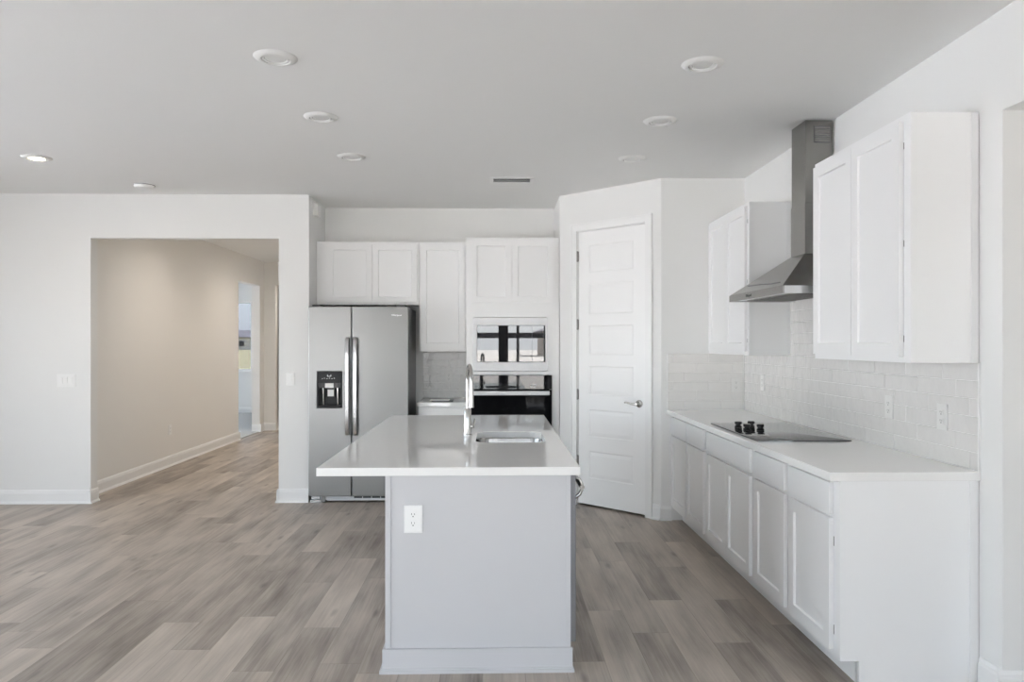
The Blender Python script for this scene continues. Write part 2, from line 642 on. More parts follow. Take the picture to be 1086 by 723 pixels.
# hall
bm = bmesh.new()
bx(bm, XH - 0.13, XH, YL + 0.115, 11.19, 0, CE)
bx(bm, XH - 0.13, XH, 12.20, YE, 0, CE)
bx(bm, XH - 0.13, XH, 11.19, 12.20, 2.39, CE)
struct('wall_hall_left', bm, HALLP, 'warm white long left wall of the hall', 'wall')
struct('wall_hall_right', box(-1.81, -1.69, YB, YE, 0, CE), HALLP, 'right wall of the hall', 'wall')
bm = bmesh.new()
bx(bm, XH - 0.13, -3.64, YE, YE + 0.12, 0, CE)
bx(bm, -2.80, -1.69, YE, YE + 0.12, 0, CE)
bx(bm, -3.64, -2.80, YE, YE + 0.12, 2.42, CE)
struct('wall_hall_end', bm, HALLP, 'wall closing the far end of the hall', 'wall')
bm = bmesh.new()
bx(bm, -3.95, -1.69, 14.2, 14.3, 0, CE)
bx(bm, -1.79, -1.69, YE + 0.12, 14.2, 0, CE)
bx(bm, -3.95, -3.85, YE + 0.12, 14.2, 0, CE)
struct('wall_closet', bm, mat('tan_paint', (0.62, 0.50, 0.38), 0.8), 'tan walls seen through the door at the end of the hall', 'wall')
# bedroom off the hall
struct('floor_bedroom', box(-7.6, XH - 0.005, 9.8, 15.5, 0.0, 0.012), CARPET, 'grey carpet in the room off the hall', 'floor')
bm = bmesh.new()
bx(bm, -7.75, -7.6, 9.6, 10.2, -0.1, CE)
bx(bm, -7.75, -7.6, 14.8, 15.65, -0.1, CE)
bx(bm, -7.75, -7.6, 10.2, 14.8, -0.1, 0.1)
bx(bm, -7.75, -7.6, 10.2, 14.8, 2.5, CE)
bx(bm, -7.6, XH - 0.13, 9.6, 9.8, -0.1, CE)
struct('wall_bedroom_side', bm, WALL, 'side walls of the room off the hall', 'wall')
bm = bmesh.new()
bx(bm, -7.6, -6.55, 15.5, 15.65, -0.1, CE)
bx(bm, -5.02, -3.95, 15.5, 15.65, -0.1, CE)
bx(bm, -6.55, -5.02, 15.5, 15.65, 2.33, CE)
bx(bm, -6.55, -5.02, 15.5, 15.65, -0.1, 0.87)
struct('wall_bedroom', bm, WALL, 'window wall of the room off the hall', 'wall')
struct('wall_bedroom_right', box(-3.95, -3.85, YE + 0.12, 15.6, 0, CE), WALL, 'right wall of the room off the hall', 'wall')

# windows
def window(name, label, frame_m, x0, x1, y, z0, z1, bars_v=(), bars_h=(), fw=0.05, vert_w=None, axis='Y', depth=0.06, pane=None):
    t = bpy.data.objects.new(name, None)
    C.objects.link(t)
    loc = Vector(((x0 + x1) / 2, y, z0)) if axis == 'Y' else Vector((y, (x0 + x1) / 2, z0))
    t.location = loc
    ORI[t.name] = loc
    tag(t, label, 'window', kind='structure')

    def b(bm, a0, a1, z0_, z1_, d):
        if axis == 'Y':
            bx(bm, a0, a1, y - d / 2, y + d / 2, z0_, z1_)
        else:
            bx(bm, y - d / 2, y + d / 2, a0, a1, z0_, z1_)
    bm = bmesh.new()
    b(bm, x0, x0 + fw, z0, z1, depth)
    b(bm, x1 - fw, x1, z0, z1, depth)
    b(bm, x0 + fw, x1 - fw, z1 - fw, z1, depth)
    b(bm, x0 + fw, x1 - fw, z0, z0 + fw, depth)
    for c in bars_v:
        w = (vert_w or fw) / 2
        b(bm, c - w, c + w, z0 + fw, z1 - fw, depth)
    for c in bars_h:
        b(bm, x0 + fw, x1 - fw, c - 0.02, c + 0.02, depth * 0.8)
    link('window_frame', bm, frame_m, t, bevel=0.003)
    bm = bmesh.new()
    b(bm, x0 + fw * 0.6, x1 - fw * 0.6, z0 + fw * 0.6, z1 - fw * 0.6, 0.006)
    link('window_pane', bm, pane or PANE, t)
    return t


window('window_1', 'dark framed glass sliding doors behind the camera', BRONZEF, SX0, -2.4, YR - 0.08, 0.0, SH,
       bars_v=(-4.0,), fw=0.07, vert_w=0.16, depth=0.09)
window('window_6', 'dark framed patio door right behind the camera', BRONZEF, -1.4, SX1, YR - 0.08, 0.0, SH,
       bars_v=(0.19,), fw=0.07, vert_w=0.20, depth=0.09)
window('window_2', 'wide window in the far left living room wall', BRONZEF, -1.0, 5.8, -6.53, 0.0, 2.44, bars_v=(1.3, 3.6), axis='X')
w3 = window('window_3', 'white window in the carpeted room off the hall', TRIM, -6.55, -5.02, 15.57, 0.87, 2.33, fw=0.045, pane=DIMPANE)
link('window_sill', box(-6.60, -4.97, 15.44, 15.54, 0.85, 0.872), TRIM, w3, bevel=0.004)
window('window_fill_5', 'unseen side window added to light the carpeted room', TRIM, 10.2, 14.8, -7.67, 0.1, 2.5, bars_v=(12.5,), axis='X')  # added opening, out of view, brings daylight into the carpeted room
window('window_4', 'window in the side room right of the camera', TRIM, 2.5, 3.9, YR - 0.08, 0.3, 2.3)

# baseboards
bm = bmesh.new()
skirting(bm, (-6.45, YL), (-3.656, YL), (0, -1))
skirting(bm, (-3.656, YL - 0.026), (-3.656, YL + 0.115), (1, 0))
skirting(bm, (-1.964, YL), (-1.69, YL), (0, -1))
skirting(bm, (-1.964, YL + 0.115), (-1.964, YL - 0.026), (-1, 0))
struct('baseboard_left', bm, TRIM, 'white baseboard along the left wall and opening', 'baseboard')
bm = bmesh.new()
skirting(bm, (XH, YL + 0.115), (XH, 11.19), (1, 0))
skirting(bm, (XH + 0.026, 11.19), (XH - 0.13, 11.19), (0, 1))
skirting(bm, (XH - 0.13, 12.20), (XH + 0.026, 12.20), (0, -1))
skirting(bm, (XH, 12.20), (XH, YE), (1, 0))
struct('baseboard_hall', bm, TRIM, 'white baseboard along the left hall wall', 'baseboard')
bm = bmesh.new()
skirting(bm, (XH, YE), (-3.64, YE), (0, -1))
skirting(bm, (-3.64, YE - 0.02), (-3.64, YE + 0.12), (1, 0))
struct('baseboard_hall_end', bm, TRIM, 'white baseboard at the end of the hall', 'baseboard')
bm = bmesh.new()
skirting(bm, (-7.6, 15.5), (-3.95, 15.5), (0, -1))
struct('baseboard_bedroom', bm, TRIM, 'white baseboard under the window of the carpeted room', 'baseboard')
bm = bmesh.new()
skirting(bm, d45(1.004), d45(LW - 0.002), (-N45.x, -N45.y))
skirting(bm, d45(0.0), d45(0.139), (-N45.x, -N45.y))
skirting(bm, (B[0] - 0.008, YP), (1.452, YP), (0, -1))
struct('baseboard_pantry', bm, TRIM, 'white baseboard beside the pantry door', 'baseboard')
bm = bmesh.new()
skirting(bm, (XR, 3.083), (XR, 2.95), (-1, 0))
skirting(bm, (XR - 0.026, 2.95), (XR + 0.14, 2.95), (0, -1))
struct('baseboard_right', bm, TRIM, 'white baseboard right of the cooktop counter end', 'baseboard')
bm = bmesh.new()
skirting(bm, (-6.45, YR), (-6.45, YL), (1, 0))
struct('baseboard_far_left', bm, TRIM, 'white baseboard on the far left wall', 'baseboard')

# pantry door with casing
bm = bmesh.new()


def cas(t0, t1, z0, z1, n0=0.0, n1=-0.016):
    prism(bm, [d45(t0, n1), d45(t1, n1), d45(t1, n0), d45(t0, n0)], z0, z1)


CW = 0.064
cas(DT0 - CW, DT0 + 0.004, 0, DH + CW)
cas(DT1 - 0.004, DT1 + CW, 0, DH + CW)
cas(DT0 + 0.004, DT1 - 0.004, DH - 0.004, DH + CW)
cas(DT0 - CW, DT0 - CW + 0.016, 0, DH + CW, -0.016, -0.021)
cas(DT1 + CW - 0.016, DT1 + CW, 0, DH + CW, -0.016, -0.021)
cas(DT0 - CW + 0.016, DT1 + CW - 0.016, DH + CW - 0.016, DH + CW, -0.016, -0.021)
cas(DT0, DT0 + 0.010, 0, DH, 0.115, 0.0)
cas(DT1 - 0.010, DT1, 0, DH, 0.115, 0.0)
cas(DT0 + 0.010, DT1 - 0.010, DH - 0.010, DH, 0.115, 0.0)
struct('trim_1', bm, TRIM, 'white casing around the pantry door', 'door casing', bevel=0.002)

DW0, DW1 = DT0 + 0.013, DT1 - 0.013
dz0, dz1 = 0.018, DH - 0.0135
zs = [(0.251, 0.494), (0.620, 0.863), (0.997, 1.249), (1.349, 1.609), (1.710, 1.982), (2.079, 2.322)]
w = DW1 - DW0
bm = panel_face(w, dz1 - dz0, 0.038, [(0.118, w - 0.118, a - dz0, b - dz0) for a, b in zs],
                [(0.007, 0.0045), (0.013, 0.005), (0.040, 0.0015)])
p0 = d45(DW0, 0.004)
door = link('door_1', bm, DOORP, None, local=True)
door.location = (p0[0], p0[1], dz0)
door.rotation_euler = (0, 0, R(-45))
tag(door, 'tall white six panel pantry door set across the corner', 'door', kind='structure')
# lever handle (local: x along the door, -y out)
bm = bmesh.new()
hx, hz = w - 0.058, 0.942 - dz0
lathe(bm, [(0.0, 0.0), (0.033, 0.0), (0.033, -0.004), (0.029, -0.010), (0.017, -0.014), (0.0135, -0.022), (0.0125, -0.040), (0.015, -0.050), (0.011, -0.056), (0, -0.056)], (hx, 0, hz), 'Y', 24)
tube(bm, [(hx, -0.048, hz), (hx - 0.03, -0.050, hz - 0.003), (hx - 0.06, -0.050, hz + 0.001), (hx - 0.09, -0.049, hz + 0.008), (hx - 0.118, -0.048, hz + 0.008)],
     [0.011, 0.0085, 0.0075, 0.0075, 0.007], 12)
h = link('handle', bm, NICKEL, door, smooth=True, local=True)
h['label'] = 'satin nickel lever handle'
for z in (2.231, 1.620, 0.992, 0.398):
    bm = bmesh.new()
    tube(bm, [(-0.006, -0.010, z - dz0 - 0.048), (-0.006, -0.010, z - dz0 + 0.048)], 0.0075, 10)
    bx(bm, -0.010, 0.004, -0.004, 0.004, z - dz0 - 0.045, z - dz0 + 0.045)
    hg = link('hinge', bm, BRONZE, door, local=True)
bm = bmesh.new()
bx(bm, w - 0.001, w + 0.004, 0.002, 0.02, hz - 0.03, hz + 0.03)
link('latch', bm, BRONZE, door, local=True)

# ------------------------------------------------------------------ outside
g1 = struct('ground_rear', box(-80, 80, -160, -1.76, -0.22, -0.15), SAND, 'sandy bare ground behind the house', 'ground')
g2 = struct('ground_front', box(-120, 80, 15.66, 220, -0.22, -0.15), GRASS, 'dry yellow green grass seen through the far window', 'ground')
struct('ground_side', box(-80, -7.8, -1.76, 15.66, -0.22, -0.15), CONCRETE, 'unseen ground beside the house, made pale for neutral bounce light', 'ground')  # paved pale so light bounced indoors carries no yellow cast
struct('ground_right', box(4.31, 80, -1.76, 15.66, -0.22, -0.15), SAND, 'bare ground right of the house', 'ground')
struct('patio', box(-6.0, 3.0, -5.2, -1.76, -0.15, -0.05), CONCRETE, 'pale concrete patio behind the sliding doors', 'patio')

bm = box(-2.3, 3.2, -3.4, -1.76, 2.62, 2.75)
bx(bm, -2.3, 3.2, -3.4, -3.2, 2.50, 2.62)
for px_ in (-2.3, 2.95):
    bx(bm, px_, px_ + 0.2, -3.4, -3.2, -0.05, 2.50)
struct('added_patio_roof', bm, WALL, 'unseen roof and columns added behind the camera to cut sky light', 'added roof')  # added out of view to block part of the rear sky light


def house(x, y, w_, d_, label, wall_m, rot=0.0, hgt=3.0):
    t = thing('house', (x, y, -0.15), label, 'house', 'houses across the open ground', rot)
    bm = bmesh.new()
    bx(bm, -w_ / 2, w_ / 2, -d_ / 2, d_ / 2, 0, hgt)
    link('wall', bm, wall_m, t, local=True)
    bm = bmesh.new()
    e = 0.5
    lo = [(-w_ / 2 - e, -d_ / 2 - e, hgt), (w_ / 2 + e, -d_ / 2 - e, hgt), (w_ / 2 + e, d_ / 2 + e, hgt), (-w_ / 2 - e, d_ / 2 + e, hgt)]
    hi = [(-w_ / 2 + d_ / 2 - 0.2, -0.1, hgt + 2.0), (w_ / 2 - d_ / 2 + 0.2, -0.1, hgt + 2.0), (w_ / 2 - d_ / 2 + 0.2, 0.1, hgt + 2.0), (-w_ / 2 + d_ / 2 - 0.2, 0.1, hgt + 2.0)]
    loft(bm, [lo, [(p[0], p[1], hgt + 0.15) for p in lo], hi])
    link('roof', bm, SHINGLE, t, local=True)
    for sx in (-0.28, 0.05, 0.33):
        for sy in (-1, 1):
            bm = bmesh.new()
            bx(bm, sx * w_ - 0.6, sx * w_ + 0.6, sy * (d_ / 2), sy * (d_ / 2 + 0.05), 0.9, 2.2)
            link('window', bm, DARK, t, local=True)
    return t


house(-64, 190, 18, 10, 'low grey house across the grass seen through the hall window', STUCCO, 0.1)
house(-40, 200, 17, 10, 'low beige house right of the grey one beyond the grass', mat('beige_stucco', (0.55, 0.48, 0.40), 0.9), -0.1)
house(-95, 185, 20, 11, 'low white house left of the grey one beyond the grass', mat('white_stucco', (0.7, 0.7, 0.69), 0.9), 0.0)
house(-12, -72, 18, 10, 'pale house far behind the sliding doors', mat('pale_stucco', (0.66, 0.64, 0.60), 0.9), 0.05)
house(14, -80, 16, 10, 'tan house far behind the sliding doors', mat('tan_stucco', (0.42, 0.36, 0.30), 0.9), -0.05)
house(-40, -85, 20, 11, 'brown house far left behind the sliding doors', mat('brown_stucco', (0.36, 0.30, 0.26), 0.9), 0.0)
# screened patio rail
t = thing('patio_screen_frame', (-1.5, -5.1, -0.05), 'dark bronze patio screen frame with posts and rail', 'screen frame')
for x in (-5.9, -3.6, -1.2, 0.60, 2.9):
    link('post', box(x - 0.035, x + 0.035, -5.15, -5.08, -0.05, 2.36), BRONZEF, t)
link('rail', box(-5.9, 2.9, -5.15, -5.08, 1.58, 1.72), BRONZEF, t)
link('top_beam', box(-5.9, 2.9, -5.15, -5.08, 2.36, 2.44), BRONZEF, t)

# ------------------------------------------------------------------ right run of base cabinets
XC, XF = 1.462, 1.440     # carcass face, door face
XT = 1.545                # toe kick face


def base_unit(y0, y1, fronts, label, end=False, split=None):
    t = thing('base_cabinet', ((XC + XR) / 2, (y0 + y1) / 2, 0), label, 'cabinet', 'base cabinets under the cooktop counter')
    bm = bmesh.new()
    bx(bm, XC, XR - 0.003, y0, y1, 0.105, 0.868)
    link('carcass', bm, CAB, t)
    link('toe_kick', box(XT, XT + 0.016, y0 + (0.018 if end else 0), y1, 0, 0.105), CAB, t)
    f0, f1 = fronts
    d = link('drawer', box(XF, XC - 0.001, f0, f1, 0.716, 0.853), CAB, t, bevel=0.003)
    if split:
        link('door', door_X(XF, split + 0.0015, f1, 0.135, 0.700), CAB, t)
        link('door', door_X(XF, f0, split - 0.0015, 0.135, 0.700), CAB, t)
    else:
        link('door', door_X(XF, f0, f1, 0.135, 0.700), CAB, t)
    if end:
        bm = bmesh.new()
        prism(bm, [(XC, 0.105), (XT, 0.105), (XT, 0.0), (XR - 0.003, 0.0), (XR - 0.003, 0.868), (XC, 0.868)], y0 - 0.018, y0)
        xf(bm, Matrix(((1, 0, 0, 0), (0, 0, 1, 0), (0, 1, 0, 0), (0, 0, 0, 1))))
        bx(bm, XC + 0.0005, XC + 0.020, y0 - 0.0195, y0 - 0.017, 0.106, 0.867)
        bx(bm, XR - 0.040, XR - 0.0035, y0 - 0.0215, y0 - 0.017, 0.0, 0.867)
        link('end_panel', bm, CAB, t)
        for z in (0.60, 0.22):
            bm = bmesh.new()
            bx(bm, XF + 0.0205, XC + 0.001, f0 - 0.004, f0 + 0.006, z - 0.02, z + 0.02)
            hg = link('hinge', bm, BRONZE, t)
            hg['label'] = 'grey metal hinge'
    return t


base_unit(5.5305, YP - 0.003, (5.548, 5.990), 'white base cabinet with one drawer over one door, farthest one, against the pantry wall')
base_unit(5.0385, 5.5295, (5.071, 5.509), 'white base cabinet with one drawer and door, second from the pantry wall')
base_unit(4.1125, 5.0375, (4.149, 5.002), 'wide white base cabinet under the cooktop with one long drawer front and two doors', split=4.5755)
base_unit(3.6185, 4.1115, (3.650, 4.075), 'white base cabinet with drawer and door just right of the wide cooktop cabinet')
base_unit(3.115, 3.6175, (3.151, 3.588), 'white base cabinet nearest the camera, its plain end panel facing us', end=True)

top = link('countertop', box(1.415, XR - 0.001, 3.083, YP - 0.001, 0.8685, 0.905), QUARTZ, loc=(1.74, 4.56, 0.8685), bevel=0.0025)
tag(top, 'long white quartz countertop along the right wall under the hood', 'countertop')

# ------------------------------------------------------------------ backsplashes
def tiles(u0, u1, z0, rows, offs, tw, th, put, skip=None):
    """offs: joint positions per row; put(u,z,d) -> xyz, d = distance out of the wall"""
    bm = bmesh.new()
    g = 0.0014
    for r in range(rows):
        za, zb = z0 + r * th, z0 + (r + 1) * th
        o = offs[r % len(offs)]
        k = math.floor((u0 - o) / tw)
        while o + k * tw < u1:
            a, b = max(u0, o + k * tw), min(u1, o + (k + 1) * tw)
            k += 1
            if b - a < 0.01 or (skip and skip(a, b, za)):
                continue
            j = [random.uniform(-0.0009, 0.0009) for _ in range(4)]
            ring = lambda i, d: [put(a + i, za + i, d), put(b - i, za + i, d), put(b - i, zb - i, d), put(a + i, zb - i, d)]
            fr = [put(a + g + 0.0025, za + g + 0.0025, 0.0082 + j[0]), put(b - g - 0.0025, za + g + 0.0025, 0.0082 + j[1]),
                  put(b - g - 0.0025, zb - g - 0.0025, 0.0082 + j[2]), put(a + g + 0.0025, zb - g - 0.0025, 0.0082 + j[3])]
            loft(bm, [ring(g, 0.002), ring(g, 0.006), fr])
    return bm


TH = 0.0767
Z0 = 0.9065
OFFS = [0.148, 0.242, 0.341]       # from the bottom row up: C, B, A ...
t = thing('backsplash', (XR, 4.56, Z0), 'white glossy subway tile backsplash along the long right wall', 'backsplash')
putR = lambda u, z, d: (XR - d, u, z)
link('tile_field', tiles(3.090, YP - 0.010, Z0, 6, OFFS, 0.30, TH, putR), TILE, t)
link('tile_field', tiles(4.034, 5.082, Z0 + 6 * TH, 5, OFFS, 0.30, TH, putR), TILE, t)
bm = box(XR - 0.0045, XR - 0.0005, 3.088, YP - 0.009, 0.9055, Z0 + 6 * TH)
bx(bm, XR - 0.0045, XR - 0.0005, 4.034, 5.082, Z0 + 6 * TH, Z0 + 11 * TH)
link('grout', bm, GROUT, t)
link('edge_trim', box(XR - 0.0105, XR - 0.0005, 3.083, 3.0885, 0.9055, Z0 + 6 * TH), TRIM, t)
t = thing('backsplash', (1.74, YP, Z0), 'small glossy white tile backsplash on the short wall beside the pantry door', 'backsplash')
putP = lambda u, z, d: (u, YP - d, z)
link('tile_field', tiles(1.425, XR - 0.012, Z0, 6, [0.06, 0.16, 0.26], 0.30, TH, putP), TILE, t)
link('grout', box(1.424, XR - 0.010, YP - 0.0045, YP - 0.0005, 0.9055, Z0 + 6 * TH), GROUT, t)
link('edge_trim', box(1.418, 1.4235, YP - 0.0105, YP - 0.0005, 0.9055, Z0 + 6 * TH), TRIM, t)

# ------------------------------------------------------------------ cooktop
t = thing('cooktop', (1.72, 4.51, 0.9055), 'black glass electric cooktop with four knobs set in the right countertop', 'cooktop')
bm = bmesh.new()
loft(bm, [[(x, y, z) for x, y in rrect(1.460 + i, 1.988 - i, 4.058 + i, 4.966 - i, 0.012)] for z, i in ((0.9055, 0.004), (0.907, 0.0), (0.911, 0.0), (0.913, 0.003))])
link('glass_top', bm, COOKGL, t, smooth=True)
for x, y in ((1.566, 4.712), (1.572, 4.566), (1.655, 4.730), (1.648, 4.545)):
    bm = bmesh.new()
    lathe(bm, [(0, 0), (0.023, 0), (0.0235, 0.004), (0.021, 0.008), (0.016, 0.011), (0.0155, 0.016), (0.020, 0.020), (0.0225, 0.023), (0.0225, 0.033), (0.0205, 0.036), (0, 0.036)], (x, y, 0.9131), 'Z', 28)
    k = link('knob', bm, BLACK, t, smooth=True)
    link('knob_cap', lathe(bmesh.new(), [(0, 0.0361), (0.019, 0.0361), (0.018, 0.0375), (0, 0.0375)], (x, y, 0.9131), 'Z', 28), STEELH, k)

# ------------------------------------------------------------------ right wall cabinets
def wall_unit_R(y0, y1, f0, f1, split, label):
    t = thing('upper_cabinet', (1.91, (y0 + y1) / 2, 1.367), label, 'cabinet', 'upper cabinets either side of the hood')
    bm = bmesh.new()
    bx(bm, 1.765, XR - 0.003, y0 + 0.004, y1, 1.367, 2.432)
    bx(bm, 1.7655, 1.785, y0, y0 + 0.006, 1.3675, 2.4315)
    bx(bm, XR - 0.033, XR - 0.0035, y0, y0 + 0.006, 1.3675, 2.4315)
    link('carcass', bm, CAB, t)
    link('door', door_X(1.743, split + 0.0015, f1, 1.393, 2.405), CAB, t)
    d = link('door', door_X(1.743, f0, split - 0.0015, 1.393, 2.405), CAB, t)
    for z in (2.30, 1.88, 1.47):
        hg = link('hinge', box(1.7635, 1.766, f0 - 0.003, f0 + 0.004, z - 0.014, z + 0.014), BRONZE, t)
        hg['label'] = 'grey metal hinge'
    return t


wall_unit_R(3.094, 4.030, 3.147, 4.004, 3.5755, 'white two door upper cabinet right of the hood, nearest the camera')
wall_unit_R(5.085, YP - 0.003, 5.112, 5.978, 5.545, 'white two door upper cabinet left of the hood, by the pantry wall')

# ------------------------------------------------------------------ range hood
HX, HY0, HY1 = 1.600, 4.075, 5.000
t = thing('range_hood', (1.85, 4.54, 1.733), 'stainless chimney range hood on the right wall above the cooktop', 'range hood')
CX0, CY0, CY1 = 1.880, 4.432, 4.645
bm = bmesh.new()
loft(bm, [[(HX + 0.002, HY0 + 0.002, 1.7725), (XR - 0.010, HY0 + 0.002, 1.7725), (XR - 0.010, HY1 - 0.002, 1.7725), (HX + 0.002, HY1 - 0.002, 1.7725)],
          [(CX0 - 0.004, CY0 - 0.004, 1.992), (XR - 0.010, CY0 - 0.004, 1.992), (XR - 0.010, CY1 + 0.004, 1.992), (CX0 - 0.004, CY1 + 0.004, 1.992)]])
link('canopy', bm, STEELH, t, bevel=0.002)
bm = bmesh.new()
bx(bm, HX, HX + 0.012, HY0, HY1, 1.730, 1.772)
lp = link('lip', bm, STEELH, t, bevel=0.001)
for ya in (HY0, HY1 - 0.012):
    link('side_lip', box(HX + 0.012, XR - 0.010, ya, ya + 0.012, 1.730, 1.772), HANDLE, t, bevel=0.001)  # brighter steel than the front lip: window reflection put into the colour
text('logo', 'Whirlpool', 0.024, LOGOD, Matrix.Translation((HX - 0.0006, 4.62, 1.751)) @ Matrix.Rotation(R(-90), 4, 'Z') @ Matrix.Rotation(R(90), 4, 'X'), lp)
link('underside', box(HX + 0.012, XR - 0.010, HY0 + 0.012, HY1 - 0.012, 1.738, 1.746), WHITEP, t)  # coloured white instead of steel to lift the shaded underside
for a, b in ((4.14, 4.53), (4.545, 4.935)):
    bm = bmesh.new()
    bx(bm, 1.70, 2.01, a, b, 1.7335, 1.738)
    for k in range(1, 12):
        y = a + (b - a) * k / 12
        bx(bm, 1.715, 1.995, y - 0.004, y + 0.004, 1.7315, 1.7335)
    link('filter', bm, STEELH, t)
link('chimney', box(CX0, XR - 0.010, CY0, CY1, 1.992, 2.30), STEELH, t, bevel=0.0015)
bm = box(CX0 + 0.003, XR - 0.010, CY0 + 0.003, CY1 - 0.003, 2.30, CE - 0.004)
up = link('chimney_extension', bm, STEELH, t, bevel=0.0015)
bm = box(1.935, 2.036, CY0 + 0.0008, CY0 + 0.003, 2.665, 2.765)
link('vent_opening', bm, GREYSIDE, up)
bm = bmesh.new()
for k in range(7):
    bx(bm, 1.940, 2.031, CY0 - 0.0004, CY0 + 0.0012, 2.672 + k * 0.013, 2.680 + k * 0.013)
link('vent_louvre', bm, STEELH, up)
# edge of loose protective film on the front slope
P = lambda y, s: (HX + 0.002 + (CX0 - 0.006 - HX) * s - 0.003, HY0 + 0.002 + (y - HY0) * 1.0, 1.7725 + 0.2195 * s)
pts = [P(4.84, 0.26), P(4.76, 0.24), P(4.66, 0.22), P(4.54, 0.205), P(4.45, 0.17), P(4.33, 0.14), P(4.20, 0.135)]
film = link('film_edge', tube(bmesh.new(), pts, 0.0022, 6), GREYSIDE, t)
film['label'] = 'wavy edge of clear protective film'

# ------------------------------------------------------------------ back run: oven column, uppers, base, fridge
t = thing('oven_cabinet', (0.17, 7.12, 0), 'tall white cabinet holding the microwave and wall oven', 'cabinet')
X0, X1 = -0.255, 0.600
YF = 6.822
bm = bmesh.new()
bx(bm, X0, X0 + 0.02, YF, YB - 0.003, 0.105, 2.425)
bx(bm, X1 - 0.02, X1, YF, YB - 0.003, 0.105, 2.425)
bx(bm, X0 + 0.02, X1 - 0.02, YB - 0.02, YB - 0.003, 0.105, 2.425)
for z0, z1 in ((0.105, 0.125), (0.40, 0.42), (1.165, 1.185), (1.70, 1.72), (2.405, 2.425)):
    bx(bm, X0 + 0.02, X1 - 0.02, YF, YB - 0.02, z0, z1)
link('carcass', bm, CAB, t)
bm = bmesh.new()   # face frame around the appliances
bx(bm, X0, -0.222, YF - 0.004, YF, 0.105, 2.425)
bx(bm, 0.535, X1, YF - 0.004, YF, 0.105, 2.425)
bx(bm, -0.222, -0.185, YF - 0.004, YF, 1.836, 2.390)
bx(bm, 0.500, 0.535, YF - 0.004, YF, 1.836, 2.390)
bx(bm, 0.140, 0.186, YF - 0.004, YF, 1.836, 2.390)
bx(bm, -0.222, 0.535, YF - 0.004, YF, 0.105, 0.385)
bx(bm, -0.222, -0.185, YF - 0.004, YF, 1.192, 1.690)
bx(bm, 0.484, 0.535, YF - 0.004, YF, 1.192, 1.690)
bx(bm, -0.222, 0.535, YF - 0.004, YF, 1.690, 1.836)
bx(bm, -0.222, 0.535, YF - 0.004, YF, 2.390, 2.425)
bx(bm, -0.222, 0.535, YF - 0.004, YF, 1.160, 1.192)
bx(bm, -0.222, 0.535, YF - 0.004, YF, 0.385, 0.425)
link('face_frame', bm, CAB, t)
link('door', door_Y(-0.212, 0.161, 6.797, 1.826, 2.398), CAB, t)
link('door', door_Y(0.165, 0.545, 6.797, 1.826, 2.398), CAB, t)
link('drawer', box(-0.212, 0.545, 6.797, 6.817, 0.135, 0.395), CAB, t, bevel=0.003)
link('toe_kick', box(X0, X1, 6.90, 6.916, 0, 0.105), CAB, t)

t = thing('microwave', (0.15, 7.0, 1.194), 'built in microwave with silver trim and mirror black door above the oven', 'microwave')
bm = bmesh.new()
mx0, mx1, mz0, mz1 = -0.197, 0.496, 1.196, 1.686
gx0, gx1, gz0, gz1 = -0.158, 0.470, 1.277, 1.616
bx(bm, mx0, mx1, 6.800, 6.8175, mz0, gz0)
bx(bm, mx0, mx1, 6.800, 6.8175, gz1, mz1)
bx(bm, mx0, gx0, 6.800, 6.8175, gz0, gz1)
bx(bm, gx1, mx1, 6.800, 6.8175, gz0, gz1)
link('trim_frame', bm, SILVERF, t, bevel=0.002)
link('body', box(-0.15, 0.46, 6.83, 7.25, 1.20, 1.66), DARK, t)
d = link('door', box(gx0 + 0.002, gx1 - 0.002, 6.795, 6.825, gz0 + 0.002, gz1 - 0.002), MIRRORBLK, t, bevel=0.002)
bm = bmesh.new()
bx(bm, 0.347, 0.349, 6.7945, 6.7952, gz0 + 0.004, gz1 - 0.004)
link('door_seam', bm, DARK, d)

t = thing('wall_oven', (0.156, 7.1, 0.42), 'black glass wall oven with silver bar handle below the microwave', 'oven')
link('body', box(-0.20, 0.51, 6.83, 7.40, 0.43, 1.155), DARK, t)
link('control_panel', box(-0.216, 0.529, 6.790, 6.8175, 1.030, 1.156), GLASSBLK, t, bevel=0.002)
d = link('door', box(-0.216, 0.529, 6.782, 6.8175, 0.428, 1.024), OVENGL, t, bevel=0.003)
bm = bmesh.new()
bx(bm, -0.197, 0.506, 6.722, 6.745, 0.978, 1.016)
bx(bm, -0.185, -0.160, 6.745, 6.782, 0.984, 1.010)
bx(bm, 0.470, 0.495, 6.745, 6.782, 0.984, 1.010)
hd = link('handle', bm, SILVERF, d, bevel=0.004)
hd['label'] = 'silver bar handle'
cp = bpy.data.objects['control_panel']
for i, x in enumerate((0.345, 0.375)):
    bm = lathe(bmesh.new(), [(0.009, 6.7899), (0.009, 6.7893), (0.007, 6.7893), (0.007, 6.7899)], (x, 0, 1.062), 'Y', 20)
    link('touch_mark', bm, LOGO, cp)


def upper_Y(name, x0, x1, z0, z1, doors, label, yf=7.09):
    t = thing(name, ((x0 + x1) / 2, (yf + YB) / 2, z0), label, 'cabinet')
    link('carcass', box(x0, x1, yf, YB - 0.003, z0, z1), CAB, t)
    for a, b in doors:
        link('door', door_Y(a, b, yf - 0.022, z0 + 0.022, z1 - 0.026), CAB, t)
    return t


upper_Y('upper_cabinet', -1.686, -0.716, 1.818, 2.418, [(-1.585, -1.160), (-1.154, -0.732)], 'white two door upper cabinet above the refrigerator')
upper_Y('upper_cabinet', -0.714, -0.262, 1.374, 2.418, [(-0.698, -0.280)], 'narrow white single door upper cabinet between refrigerator and microwave')

